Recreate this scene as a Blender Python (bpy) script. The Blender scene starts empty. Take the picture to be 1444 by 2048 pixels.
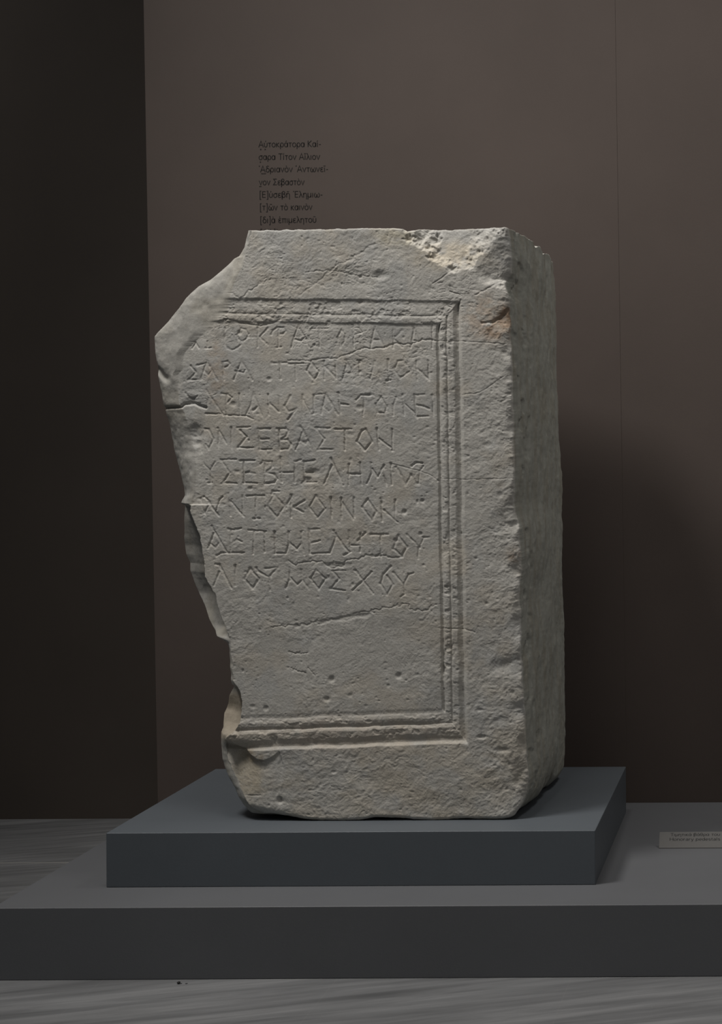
import bpy, math
import numpy as np
from mathutils import Matrix, Vector

scn = bpy.context.scene
COL = scn.collection

# ------------------------------------------------------------------ camera
F_PX = 3500.0                    # focal length in pixels of the 1444x2048 frame
PX0, PY0 = 1570.0, 870.0         # point of the frame the camera looks straight at
EYE = 1.25                       # tripod height
ROLL = 0.0055
CR, SR = math.cos(ROLL), math.sin(ROLL)

cam = bpy.data.cameras.new('camera')
cam.sensor_fit = 'VERTICAL'
cam.sensor_height = 36.0
cam.lens = F_PX / 2048 * 36.0
cam.shift_x = (722 - PX0) / 2048
cam.shift_y = (PY0 - 1024) / 2048
cam.clip_start = 0.05
cam_ob = bpy.data.objects.new('camera', cam)
COL.objects.link(cam_ob)
cam_ob.matrix_world = (Matrix.Translation((0, 0, EYE)) @ Matrix.Rotation(math.pi / 2, 4, 'X')
                       @ Matrix.Rotation(-ROLL, 4, 'Z'))
scn.camera = cam_ob

# ------------------------------------------------------------------ light and exposure
scn.view_settings.view_transform = 'Standard'
scn.view_settings.look = 'None'
scn.view_settings.gamma = 1.0
scn.view_settings.exposure = 0.0
scn.view_settings.use_curve_mapping = False

world = bpy.data.worlds.new('world')
world.use_nodes = True
world.node_tree.nodes['Background'].inputs[0].default_value = (0.95, 0.98, 1.0, 1)
world.node_tree.nodes['Background'].inputs[1].default_value = 0.075
scn.world = world


def lamp(name, loc, target, power, size, color=(1, 0.95, 0.88), spread=180, cone=None):
    if cone:
        l = bpy.data.lights.new(name, 'SPOT')
        l.spot_size = math.radians(cone)
        l.spot_blend = 1.0
        l.shadow_soft_size = size / 2
    else:
        l = bpy.data.lights.new(name, 'AREA')
        l.shape = 'DISK'
        l.size = size
        l.spread = math.radians(spread)
    l.energy = power
    l.color = color
    o = bpy.data.objects.new(name, l)
    COL.objects.link(o)
    o.location = loc
    o.rotation_euler = (Vector(target) - Vector(loc)).to_track_quat('-Z', 'Y').to_euler()
    return o


WARM = (1.0, 0.965, 0.92)
lamp('ceiling_or_fill_lamp', (-2.25, 3.25, 4.5), (0.0, 4.15, 0.5), 470, 0.9, WARM, cone=90)
lamp('ceiling_or_fill_lamp', (-1.1, 3.5, 5.2), (-0.1, 4.2, 0.4), 190, 1.0, WARM, cone=66)
lamp('ceiling_or_fill_lamp', (1.1, 4.4, 4.9), (0.6, 5.17, 2.9), 200, 0.8, WARM, cone=76)
lamp('ceiling_or_fill_lamp', (-4.0, 3.4, 4.4), (-2.9, 5.75, 2.0), 80, 0.5, WARM, cone=66)  # unseen fill lamp, added to brighten the dark recess wall
lamp('ceiling_or_fill_lamp', (2.2, 1.6, 3.0), (-0.5, 4.8, 0.7), 15, 1.2, (1.0, 0.93, 0.86))


# ------------------------------------------------------------------ helpers
def world_at(px, py, Y):
    """point of the plane at distance Y seen at the given place of the photograph"""
    dx, dy = np.asarray(px, float) - PX0, np.asarray(py, float) - PY0
    return (dx * CR - dy * SR) * Y / F_PX, EYE + (-dx * SR - dy * CR) * Y / F_PX


def frame_at(x, z, Y):
    X, Z = np.asarray(x, float) * F_PX / Y, (np.asarray(z, float) - EYE) * F_PX / Y
    return PX0 + X * CR - Z * SR, PY0 - X * SR - Z * CR


def tag(o, label=None, cat=None, group=None, kind=None):
    if label: o['label'] = label
    if cat: o['category'] = cat
    if group: o['group'] = group
    if kind: o['kind'] = kind
    return o


def mesh_object(name, verts, faces, mat=None, parent=None, smooth=False):
    me = bpy.data.meshes.new(name)
    me.from_pydata([tuple(v) for v in verts], [], faces)
    me.update()
    if mat: me.materials.append(mat)
    if smooth: me.polygons.foreach_set('use_smooth', [True] * len(me.polygons))
    o = bpy.data.objects.new(name, me)
    COL.objects.link(o)
    if parent: o.parent = parent
    return o


def prism(name, poly, y0, y1, mat, bevel=0.0, parent=None):
    """polygon in x,z run from distance y0 to y1"""
    n = len(poly)
    v = [(x, y0, z) for x, z in poly] + [(x, y1, z) for x, z in poly]
    f = [list(range(n)), list(range(2 * n - 1, n - 1, -1))]
    f += [[i, i + n, (i + 1) % n + n, (i + 1) % n] for i in range(n)]
    o = mesh_object(name, v, f, mat, parent)
    fix_normals(o.data)
    if bevel:
        m = o.modifiers.new('bevel', 'BEVEL')
        m.width = bevel
        m.segments = 3
        m.limit_method = 'ANGLE'
    return o


def fix_normals(me):
    import bmesh
    bm = bmesh.new()
    bm.from_mesh(me)
    bmesh.ops.recalc_face_normals(bm, faces=bm.faces)
    bm.to_mesh(me)
    bm.free()


class Nodes:
    def __init__(self, name, rough=0.6, spec=0.3):
        self.mat = bpy.data.materials.new(name)
        self.mat.use_nodes = True
        self.t = self.mat.node_tree
        self.bsdf = self.t.nodes['Principled BSDF']
        self.bsdf.inputs['Roughness'].default_value = rough
        self.bsdf.inputs['Specular IOR Level'].default_value = spec

    def n(self, kind, **props):
        nd = self.t.nodes.new(kind)
        for k, v in props.items(): setattr(nd, k, v)
        return nd

    def link(self, a, b): self.t.links.new(a, b)

    def noise(self, scale, detail=4, rough=0.55, stretch=(1, 1, 1), rot=(0, 0, 0), dist=0.0):
        tc = self.n('ShaderNodeTexCoord')
        mp = self.n('ShaderNodeMapping')
        mp.vector_type = 'TEXTURE'
        mp.inputs['Scale'].default_value = tuple(1 / q for q in stretch)
        mp.inputs['Rotation'].default_value = rot
        nz = self.n('ShaderNodeTexNoise')
        nz.inputs['Scale'].default_value = scale
        nz.inputs['Detail'].default_value = detail
        nz.inputs['Roughness'].default_value = rough
        nz.inputs['Distortion'].default_value = dist
        self.link(tc.outputs['Object'], mp.inputs['Vector'])
        self.link(mp.outputs['Vector'], nz.inputs['Vector'])
        return nz.outputs['Fac']

    def ramp(self, fac, stops):
        r = self.n('ShaderNodeValToRGB')
        e = r.color_ramp.elements
        while len(e) < len(stops): e.new(0.5)
        for el, (p, c) in zip(e, stops):
            el.position = p
            el.color = (*c, 1)
        self.link(fac, r.inputs['Fac'])
        return r.outputs['Color']

    def mix(self, fac, a, b, mode='MIX'):
        m = self.n('ShaderNodeMix', data_type='RGBA', blend_type=mode)
        for sock, val in ((m.inputs[0], fac), (m.inputs[6], a), (m.inputs[7], b)):
            if isinstance(val, (int, float)): sock.default_value = val
            elif isinstance(val, tuple): sock.default_value = (*val, 1)
            else: self.link(val, sock)
        return m.outputs[2]

    def color(self, c):
        s = self.bsdf.inputs['Base Color']
        if isinstance(c, tuple): s.default_value = (*c, 1)
        else: self.link(c, s)

    def bump(self, fac, strength, dist, prev=None):
        b = self.n('ShaderNodeBump')
        b.inputs['Strength'].default_value = strength
        b.inputs['Distance'].default_value = dist
        self.link(fac, b.inputs['Height'])
        if prev: self.link(prev, b.inputs['Normal'])
        self.link(b.outputs['Normal'], self.bsdf.inputs['Normal'])
        return b.outputs['Normal']


def painted(name, base, rough=0.55, var=0.06, spec=0.3):
    m = Nodes(name, rough, spec)
    lo = tuple(c * (1 - var) for c in base)
    hi = tuple(c * (1 + var) for c in base)
    m.color(m.ramp(m.noise(3.0, 5), [(0.3, lo), (0.7, hi)]))
    m.bump(m.noise(260, 3), 0.12, 0.001)
    return m.mat


# ------------------------------------------------------------------ materials of the room
M_panel = painted('brown_panel_paint', (0.080, 0.063, 0.055), 0.6)
M_dark = painted('dark_brown_wall_paint', (0.060, 0.049, 0.041), 0.7)
M_platform = painted('grey_platform_paint', (0.107, 0.1105, 0.118), 0.5, 0.04)
M_plinth = painted('slate_plinth_paint', (0.091, 0.103, 0.116), 0.5, 0.05)
M_letter = painted('dark_vinyl', (0.009, 0.007, 0.006), 0.6)
M_card = painted('grey_card', (0.105, 0.102, 0.098), 0.6)
M_ink = painted('black_ink', (0.008, 0.008, 0.008), 0.6)
M_crumb = painted('dark_grit', (0.02, 0.02, 0.02), 0.8)
M_flake = painted('pale_flake', (0.55, 0.54, 0.52), 0.8)


def marble_floor():
    m = Nodes('grey_marble_floor', 0.45, 0.35)
    vein = m.noise(5.0, 7, 0.6, (0.32, 3.6, 1), (0, 0, math.radians(17)), 0.6)
    vein2 = m.noise(14.0, 6, 0.65, (0.25, 3.2, 1), (0, 0, math.radians(20)), 0.3)
    c1 = m.ramp(vein, [(0.28, (0.105, 0.107, 0.110)), (0.5, (0.158, 0.161, 0.165)), (0.72, (0.215, 0.218, 0.222))])
    c2 = m.ramp(vein2, [(0.35, (0.72, 0.72, 0.72)), (0.6, (1.0, 1.0, 1.0))])
    c = m.mix(0.8, c1, c2, 'MULTIPLY')
    # slab joints: one row along the back wall, and seams running away from the viewer
    tc = m.n('ShaderNodeTexCoord')
    sp = m.n('ShaderNodeSeparateXYZ')
    m.link(tc.outputs['Object'], sp.inputs[0])

    def joint(sock, step, off, width):
        a = m.n('ShaderNodeMath', operation='SUBTRACT'); m.link(sock, a.inputs[0]); a.inputs[1].default_value = off - step / 2
        b = m.n('ShaderNodeMath', operation='FLOORED_MODULO'); m.link(a.outputs[0], b.inputs[0]); b.inputs[1].default_value = step
        d = m.n('ShaderNodeMath', operation='SUBTRACT'); m.link(b.outputs[0], d.inputs[0]); d.inputs[1].default_value = step / 2
        e = m.n('ShaderNodeMath', operation='ABSOLUTE'); m.link(d.outputs[0], e.inputs[0])
        g = m.n('ShaderNodeMath', operation='LESS_THAN'); m.link(e.outputs[0], g.inputs[0]); g.inputs[1].default_value = width
        return g.outputs[0]
    c = m.mix(joint(sp.outputs['Y'], 2.9, 5.165, 0.004), c, (0.26, 0.255, 0.24))
    jx = joint(sp.outputs['X'], 0.54, -1.041, 0.0012)
    fx = m.n('ShaderNodeMath', operation='MULTIPLY'); m.link(jx, fx.inputs[0]); fx.inputs[1].default_value = 0.15
    c = m.mix(fx.outputs[0], c, (0.20, 0.198, 0.19))
    m.color(c)
    m.bump(vein2, 0.05, 0.002)
    return m.mat


M_floor = marble_floor()

# ------------------------------------------------------------------ the room
Y_PLAT, H_PLAT = 4.0415, 0.1674
Y_PL0, Y_PL1, H_PL = 4.221, 5.033, 0.1314
Z_TOP = H_PLAT + H_PL
Y_WALL, Y_DARK = 5.167, 5.757
CEIL = 3.6

fl = prism('floor', [(-4.5, -0.1), (3.0, -0.1), (3.0, 0.0), (-4.5, 0.0)], -1.5, Y_DARK, M_floor)
tag(fl, kind='structure', label='grey veined marble slab floor')


def edge_x(p0, p1, z):
    """x of a slightly leaning upright joint of the wall boards, at height z"""
    (x0, z0), (x1, z1) = [tuple(float(c) for c in world_at(*p, Y_WALL)) for p in (p0, p1)]
    return x0 + (x1 - x0) * (z - z0) / (z1 - z0)


left = lambda z: edge_x((287, 0), (315.5, 1600), z)
seam = lambda z: edge_x((1230, 0), (1254, 1600), z)
wb = prism('wall_back', [(left(0), 0), (seam(0), 0), (seam(CEIL), CEIL), (left(CEIL), CEIL)],
           Y_WALL, Y_WALL + 0.1, M_panel, 0.0006)
tag(wb, kind='structure', label='brown painted wall board behind the stone')
wr = prism('wall_right', [(seam(0), 0), (3.0, 0), (3.0, CEIL), (seam(CEIL), CEIL)],
           Y_WALL + 0.0008, Y_WALL + 0.1, M_panel, 0.0006)
tag(wr, kind='structure', label='brown painted wall board right of the seam')
wd = prism('wall_left', [(-4.5, 0), (3.0, 0), (3.0, CEIL), (-4.5, CEIL)], Y_DARK, Y_DARK + 0.1, M_dark)
tag(wd, kind='structure', label='dark brown wall in the recess at left')

# ------------------------------------------------------------------ platform and plinth
xl = -1592 * Y_PLAT / F_PX
pf = prism('display_platform', [(xl, 0), (2.4, 0), (2.4, H_PLAT), (xl, H_PLAT)], Y_PLAT, Y_WALL - 0.002, M_platform, 0.002)
tag(pf, 'long low grey painted platform on the marble floor along the brown wall', 'platform')
x0 = float(world_at(212, 1667, Y_PL0)[0])
x1 = float(world_at(1190.5, 1660, Y_PL0)[0])
pl = prism('display_plinth', [(x0, H_PLAT), (x1, H_PLAT), (x1, Z_TOP), (x0, Z_TOP)], Y_PL0, Y_PL1, M_plinth, 0.0018)
tag(pl, 'slate grey square plinth on the platform, directly under the inscribed stone', 'plinth')


# ------------------------------------------------------------------ numpy noise
def _hash(*c):
    h = np.full(c[0].shape, 0x9E3779B9, np.uint32)
    for k, v in zip((0x85EBCA6B, 0xC2B2AE35, 0x27D4EB2F), c):
        h ^= v.astype(np.int64).astype(np.uint32) * np.uint32(k)
        h ^= h >> np.uint32(15)
        h *= np.uint32(0x2C1B3C6D)
        h ^= h >> np.uint32(12)
    h *= np.uint32(0x297A2D39)
    h ^= h >> np.uint32(15)
    return h.astype(np.float32) / np.float32(2 ** 31) - 1.0


def vnoise(*p):
    """value noise in 2 or 3 dimensions, about -1..1"""
    p = [np.asarray(q, np.float32) for q in p]
    i = [np.floor(q) for q in p]
    f = [q - k for q, k in zip(p, i)]
    f = [t * t * t * (t * (t * 6 - 15) + 10) for t in f]
    out = 0
    for b in range(2 ** len(p)):
        w, c = 1.0, []
        for d in range(len(p)):
            bit = (b >> d) & 1
            w = w * (f[d] if bit else 1 - f[d])
            c.append(i[d] + bit)
        out = out + w * _hash(*c)
    return out


def fbm(coords, octaves=4, gain=0.5, seed=0.0):
    a, s, out = 1.0, 1.0, 0
    c = [np.asarray(q, np.float32) for q in coords]
    for k in range(octaves):
        # turn the lattice between octaves to hide its grid
        if len(c) >= 2:
            ca, sa = math.cos(0.6 * k), math.sin(0.6 * k)
            r = [c[0] * ca - c[1] * sa, c[0] * sa + c[1] * ca] + list(c[2:])
        else:
            r = c
        out = out + a * vnoise(*[q * s + seed + 17.3 * k for q in r])
        a *= gain
        s *= 2.03
    return out


def sstep(a, b, x):
    t = np.clip((x - a) / (b - a), 0, 1)
    return t * t * (3 - 2 * t)


# ------------------------------------------------------------------ relief of the stone's front, one cell per 1.24 mm
RX0, RY0, RX1, RY1 = 296, 440, 1072, 1664
gx, gy = np.meshgrid(np.arange(RX0, RX1, dtype=np.float32), np.arange(RY0, RY1, dtype=np.float32))
mm = 0.001


def seg_dist(ax, ay, bx, by, X, Y):
    dx, dy = bx - ax, by - ay
    L = dx * dx + dy * dy + 1e-9
    t = np.clip(((X - ax) * dx + (Y - ay) * dy) / L, 0, 1)
    return np.hypot(X - ax - t * dx, Y - ay - t * dy), t


def carve(R, pts, width, depth, vee=1.3, jag=0.0, end_blob=0.0):
    for (ax, ay), (bx, by) in zip(pts[:-1], pts[1:]):
        m = width * 2 + 3
        i0, i1 = int(max(min(ay, by) - m - RY0, 0)), int(min(max(ay, by) + m - RY0, R.shape[0]))
        j0, j1 = int(max(min(ax, bx) - m - RX0, 0)), int(min(max(ax, bx) + m - RX0, R.shape[1]))
        if i1 <= i0 or j1 <= j0: continue
        X, Y = gx[i0:i1, j0:j1], gy[i0:i1, j0:j1]
        if jag:
            X = X + jag * fbm((gx[i0:i1, j0:j1] / 7, gy[i0:i1, j0:j1] / 7), 2, seed=3.1)
            Y = Y + jag * fbm((gx[i0:i1, j0:j1] / 7, gy[i0:i1, j0:j1] / 7), 2, seed=9.7)
        d, t = seg_dist(ax, ay, bx, by, X, Y)
        w = width * (1 + end_blob * (1 - sstep(0, 0.18, t)))
        prof = np.clip(1 - (d / w), 0, 1) ** (1 / vee)
        R[i0:i1, j0:j1] = np.minimum(R[i0:i1, j0:j1], -depth * prof)


def poly_sdf(poly):
    """positive inside"""
    d = np.full(gx.shape, 1e9, np.float32)
    ins = np.zeros(gx.shape, bool)
    n = len(poly)
    for k in range(n):
        (ax, ay), (bx, by) = poly[k], poly[(k + 1) % n]
        d = np.minimum(d, seg_dist(ax, ay, bx, by, gx, gy)[0])
        if ay != by:
            ins ^= ((gy < ay) != (gy < by)) & (gx < ax + (gy - ay) / (by - ay) * (bx - ax))
    return np.where(ins, d, -d)


A, B, C, D = (350, 640), (620, 640), (350, 900), (620, 900)   # corners of the four quarters of the inscription
STROKES = {
 1: [(A, 170,300, 205,240, 245,300), (A, 340,230, 340,300), (A, 320,300, 380,300), (A, 530,90, 525,180, 528,260, 560,300, 605,322, 660,300, 700,260),
     (A, 700,90, 660,160, 680,210, 720,232, 760,200, 780,150, 750,100, 700,90), (A, 880,80, 880,292), (A, 985,90, 900,180, 985,265), (A, 770,182, 870,182),
     (A, 1100,100, 1100,285), (A, 1025,150, 1040,110, 1090,80, 1160,82, 1176,120, 1150,145, 1100,150), (A, 1080,295, 1130,288),
     (A, 1312,70, 1270,170, 1235,298), (A, 1312,70, 1350,130, 1390,200, 1425,290), (A, 1275,205, 1340,222, 1382,180),
     (B, 90,90, 95,285), (B, 10,95, 180,90), (B, 330,110, 290,190, 320,285, 365,220, 370,150, 330,110), (B, 455,80, 465,297), (B, 440,80, 520,84, 545,130, 465,160),
     (B, 690,75, 660,200, 645,298), (B, 700,100, 760,230, 790,300), (B, 670,210, 745,215), (B, 885,100, 885,300), (B, 980,110, 890,200, 985,290),
     (B, 1110,90, 1075,290), (B, 1110,90, 1180,290), (B, 1090,220, 1150,220), (B, 1303,60, 1305,300)],
 2: [(A, 120,640, 250,635), (A, 120,640, 210,560, 150,490), (A, 225,485, 330,460), (A, 335,440, 300,540, 262,638), (A, 345,460, 450,640), (A, 300,540, 350,590, 390,540),
     (A, 505,460, 520,640), (A, 500,450, 560,440, 580,470, 550,500, 505,512), (A, 705,440, 660,560, 622,642), (A, 715,450, 825,642), (A, 650,545, 730,565, 750,535),
     (A, 1110,450, 1125,635), (A, 1030,460, 1190,455), (A, 1280,480, 1290,640), (A, 1210,470, 1370,465),
     (B, 5,450, -40,540, 40,640, 90,555, 5,450), (B, 145,440, 150,640), (B, 145,490, 270,612), (B, 265,440, 275,625),
     (B, 385,470, 340,645), (B, 380,430, 430,520, 465,640), (B, 360,570, 440,565), (B, 520,440, 526,585), (B, 500,436, 542,436), (B, 690,440, 640,625), (B, 690,440, 745,620),
     (B, 830,430, 837,640), (B, 815,650, 855,646), (B, 935,440, 900,540, 960,620, 1075,540, 1000,430, 935,440), (B, 1135,440, 1142,640), (B, 1140,520, 1262,630), (B, 1262,440, 1268,640)],
 3: [(A, 90,780, 130,830, 180,840, 220,815), (A, 340,770, 510,1020), (A, 350,840, 315,930), (A, 240,932, 320,930), (A, 320,1005, 500,1005), (A, 490,790, 560,795), (A, 540,800, 540,1022),
     (A, 560,795, 600,830, 550,890), (A, 678,790, 690,1012), (A, 835,775, 800,920, 748,1022), (A, 840,800, 890,930, 925,1022), (A, 830,965, 895,920), (A, 990,800, 1000,1020), (A, 1000,880, 1100,980), (A, 1105,820, 1115,980),
     (A, 1230,810, 1170,920, 1210,980, 1300,950), (A, 1300,950, 1200,1070), (A, 1360,800, 1366,1022), (A, 1366,850, 1440,985),
     (B, 35,800, 40,1005), (B, 40,800, 165,790), (B, 165,790, 118,1005), (B, 170,800, 295,1012), (B, 150,940, 200,975, 250,930), (B, 300,780, 325,1000), (B, 325,900, 405,905),
     (B, 490,855, 540,803, 630,800), (B, 575,830, 565,1025), (B, 760,820, 700,900, 720,990, 800,1000, 815,930, 760,820), (B, 920,830, 890,900, 886,1022), (B, 985,800, 1007,1022), (B, 1000,885, 1115,995),
     (B, 1115,800, 1130,1022), (B, 1115,803, 1220,795), (B, 1140,1030, 1262,1030), (B, 1135,910, 1210,925, 1270,950), (B, 1304,808, 1316,1022)],
 4: [(A, 300,1165, 352,1165), (A, 355,1178, 400,1270, 350,1382, 315,1330), (A, 450,1160, 540,1320), (A, 592,1150, 600,1370), (A, 460,1180, 455,1370), (A, 655,1152, 800,1145), (A, 690,1180, 757,1250, 665,1365, 832,1370),
     (A, 885,1165, 905,1388), (A, 885,1165, 1012,1165), (A, 905,1277, 1000,1270), (A, 900,1387, 1030,1385), (A, 1110,1165, 1108,1300, 1120,1388), (A, 1088,1165, 1180,1160, 1205,1190, 1180,1250, 1110,1285, 1200,1280, 1236,1330, 1210,1380, 1120,1387),
     (A, 1365,1180, 1330,1290, 1284,1388), (A, 1335,1140, 1400,1250, 1462,1390), (A, 1340,1290, 1390,1325, 1420,1290),
     (B, 60,1155, 206,1160), (B, 65,1165, 152,1270, 80,1385, 240,1385), (B, 268,1167, 442,1165), (B, 368,1170, 370,1392), (B, 590,1170, 550,1185, 500,1300, 580,1392, 657,1305, 600,1180), (B, 710,1160, 737,1392), (B, 735,1270, 862,1365), (B, 875,1170, 876,1398)],
 5: [(C, 365,220, 370,352), (C, 300,150, 365,220, 422,128), (C, 340,352, 385,348), (C, 485,107, 650,100), (C, 500,125, 577,243, 510,350, 655,360), (C, 695,116, 842,115), (C, 725,120, 735,350), (C, 730,250, 790,240, 852,255), (C, 730,352, 870,355),
     (C, 910,150, 940,122, 1030,125, 1038,180, 970,240, 1060,262, 1086,310, 1060,350, 955,360), (C, 955,140, 955,362), (C, 1125,80, 1140,345), (C, 1120,245, 1262,240), (C, 1275,150, 1276,352),
     (C, 1280,130, 1342,105), (C, 1370,125, 1380,330, 1350,362), (C, 1365,128, 1490,110), (C, 1380,240, 1470,240), (C, 1380,350, 1510,345),
     (D, 220,92, 352,378), (D, 232,165, 143,372), (D, 410,158, 410,372), (D, 410,256, 542,260), (D, 530,140, 550,372), (D, 645,140, 655,250, 605,362), (D, 660,200, 720,290, 785,165), (D, 785,165, 790,280, 815,382), (D, 860,145, 872,372),
     (D, 918,183, 960,250, 1016,375, 1080,270, 1130,362, 1160,365), (D, 1085,170, 1130,138, 1195,142), (D, 1205,180, 1165,230, 1158,372)],
 6: [(C, 258,530, 320,685), (C, 298,503, 362,562), (C, 366,578, 305,680), (C, 350,560, 462,702), (C, 500,505, 470,530, 440,645), (C, 570,470, 590,702), (C, 590,550, 732,712), (C, 716,490, 718,702), (C, 765,492, 952,488), (C, 860,490, 860,742), (C, 842,737, 902,735),
     (C, 1060,478, 988,602, 1085,722, 1167,600, 1060,478), (C, 1035,472, 1040,442, 1110,445), (C, 1238,485, 1238,722), (C, 1190,590, 1240,500), (C, 1382,543, 1260,612, 1365,665),
     (D, 60,488, 157,630, 75,724, -10,612, 60,488), (D, 216,508, 225,630, 230,722), (D, 330,518, 332,732), (D, 335,560, 460,742), (D, 464,518, 470,722), (D, 610,528, 555,610, 655,752, 702,660, 610,528), (D, 755,518, 772,762), (D, 785,645, 932,772), (D, 906,538, 906,742)],
 7: [(C, 388,818, 552,1098), (C, 412,890, 350,1050), (C, 370,1000, 430,1046, 462,1000), (C, 568,848, 640,855, 702,838), (C, 590,855, 592,1100), (C, 592,1000, 660,960, 712,985), (C, 440,1130, 490,1102, 735,1100), (C, 782,860, 968,870), (C, 840,870, 830,1112), (C, 952,875, 956,1092),
     (C, 1060,878, 1070,1108), (C, 1070,1106, 1160,1105), (C, 1212,880, 1216,1000, 1178,1108), (C, 1215,985, 1300,1062, 1347,1000), (C, 1347,880, 1350,1000, 1382,1122), (C, 1430,850, 1440,1110), (D, 0,850, 100,845), (D, 0,1000, 102,970), (D, 15,1110, 200,1102),
     (D, 250,868, 272,930, 208,1105), (D, 265,900, 405,1085), (D, 415,868, 428,1085, 358,1130), (D, 430,1022, 547,1020), (D, 585,890, 505,975), (D, 535,900, 530,1090), (D, 645,905, 832,905), (D, 750,910, 755,1152), (D, 700,1135, 760,1105),
     (D, 942,915, 885,1055, 978,1135, 1032,1040, 942,915), (D, 1035,905, 1166,1040, 1212,940, 1272,935), (D, 1155,1040, 1150,1162)],
 8: [(C, 428,1225, 470,1230, 602,1478), (C, 472,1305, 410,1452), (C, 640,1238, 645,1452), (C, 800,1268, 738,1380, 825,1482, 892,1380, 800,1268), (C, 865,1265, 880,1300, 1000,1362, 1095,1258), (C, 1003,1360, 1010,1502), (C, 960,1270, 1102,1256),
     (C, 1225,1268, 1220,1390, 1178,1482), (C, 1235,1370, 1300,1442, 1357,1390), (C, 1345,1285, 1357,1390, 1432,1492), (D, 62,1285, 0,1375, 85,1490, 160,1380, 62,1285), (D, 235,1295, 380,1290), (D, 240,1298, 307,1380, 215,1487, 370,1505), (D, 478,1288, 672,1538), (D, 652,1308, 550,1412, 450,1502),
     (D, 860,1248, 780,1330, 750,1430, 820,1545, 885,1440, 820,1345), (D, 888,1312, 1000,1442, 1050,1332, 1102,1318), (D, 1000,1440, 1010,1542, 968,1572)],
}
K = 270 / 1444.0
letters = np.zeros_like(gx)
DEPTH = {1: 2.0, 2: 2.1, 3: 2.2, 4: 2.8, 5: 2.9, 6: 2.8, 7: 2.8, 8: 2.8}
rng = np.random.RandomState(5)
for row, strokes in STROKES.items():
    for st in strokes:
        (ox, oy), c = st[0], st[1:]
        pts = [(ox + c[k] * K, oy + c[k + 1] * K) for k in range(0, len(c), 2)]
        carve(letters, pts, rng.uniform(2.3, 3.0), DEPTH[row] * mm * rng.uniform(0.75, 1.1), 1.2, 0.5, 0.35)
worn = np.clip(0.95 + 0.55 * fbm((gx / 22, gy / 16), 3, seed=41), 0.25, 1.15)
letters *= worn

# moulded frame round the inscription
fr_r = 918 + (gy - 600) * 0.0148 - gx
fr_t = gy - (597.5 + (gx - 465) * 0.0125)
fr_b = (1497.5 - (gx - 540) * 0.034) - gy
wob = 1.2 * fbm((gx / 40, gy / 40), 2, seed=8)
s_r, s_t, s_b = (fr_r + wob) / 43, (fr_t + wob) / 48, (fr_b + wob) / 62
sd = np.minimum(np.minimum(s_r, s_t), s_b)
PROF_S = [-0.12, -0.05, 0.05, 0.13, 0.30, 0.50, 0.57, 0.61, 0.66, 0.72, 0.82, 0.92, 0.98, 1.04, 1.12]
PROF_H = [0.0, 0.0, -2.6, -2.8, -2.0, -1.8, -2.2, -3.4, -2.0, -1.2, -1.2, -1.8, -3.9, -4.3, -4.0]
PROF_HB = [0.0, 0.0, -6.5, -7.0, -2.2, -1.0, -3.0, -6.2, -5.0, -3.0, -1.8, -3.0, -5.0, -5.0, -4.0]
PROF_HR = [0.0, -2.0, -10.5, -9.5, -3.0, -2.6, -3.6, -6.4, -2.8, -1.6, -1.4, -3.2, -9.0, -9.0, -4.2]
frame = np.interp(sd, PROF_S, PROF_H)
frame = np.where(s_b <= sd + 1e-6, np.interp(sd, PROF_S, PROF_HB), frame)
frame = np.where(s_r <= sd + 1e-6, np.interp(sd, PROF_S, PROF_HR), frame) * mm
field = sstep(0.98, 1.06, sd)
band = sstep(-0.05, 0.05, sd) * (1 - field)
# battered mouldings: the crests are worn down in places
wear = sstep(0.25, 0.75, fbm((gx / 16, gy / 12), 3, seed=63)) * band
frame = frame - wear * 1.5 * mm * sstep(-5.0, -2.0, frame / mm)
for cx, cy, rx, ry, dp in [(548, 1478, 7, 9, 4), (622, 1482, 9, 9, 4), (470, 1466, 12, 9, 5), (886, 1335, 7, 22, 3.5), (900, 1300, 10, 22, 3),
                           (884, 700, 6, 16, 2.5), (890, 1100, 6, 30, 1.8), (893, 1180, 7, 14, 3), (690, 1478, 14, 6, 2), (780, 1470, 16, 6, 2.2)]:
    frame -= dp * mm * np.exp(-(((gx - cx) / rx) ** 2 + ((gy - cy) / ry) ** 2)) * (0.7 + 0.6 * fbm((gx / 6, gy / 6), 2, seed=2))

# grain of the surface
wx = gx + 5 * fbm((gx / 30, gy / 30), 2, seed=5)
wy = gy + 5 * fbm((gx / 30, gy / 30), 2, seed=15)
big = fbm((gx / 150, gy / 120), 3, seed=21)
mid = fbm((wx / 32, wy / 22), 3, seed=31)
dx_, dy_ = (wx * 0.78 + wy * 0.62), (-wx * 0.62 + wy * 0.78)      # strokes of the pick run up to the right
pick = fbm(((wx * 0.80 - wy * 0.60) / 16, (wx * 0.60 + wy * 0.80) / 5.5), 3, seed=77)
fine = fbm((wx / 6.0, wy / 4.5), 3, seed=91)
grit = fbm((gx / 2.3, gy / 2.1), 2, seed=101)
flake = fbm((wx / 40, wy / 11), 4, 0.6, seed=55)
flake = np.abs(flake)
flaky = np.exp(-(((gx - 720) / 330) ** 4 + ((gy - 640) / 150) ** 4)) + 0.55 * np.exp(-(((gx - 440) / 120) ** 2 + ((gy - 780) / 120) ** 2)) + 0.25
patch = sstep(-0.35, 0.5, fbm((gx / 70, gy / 60), 3, seed=13))      # rougher and smoother areas
rough = np.where(field > 0.5, 0.45 + 0.6 * patch, 0.85 + 0.5 * patch)
rough = rough + 0.5 * sstep(945, 1000, gx) * 1.0 + 0.35 * sstep(1490, 1530, gy)
R = frame + letters
R += big * 1.6 * mm + mid * 0.5 * mm * rough
R += pick * 0.22 * mm * rough + fine * 0.26 * mm * rough + grit * 0.19 * mm
R -= flaky * 0.8 * mm * np.clip(1 - flake / 0.16, 0, 1) * patch

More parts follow.
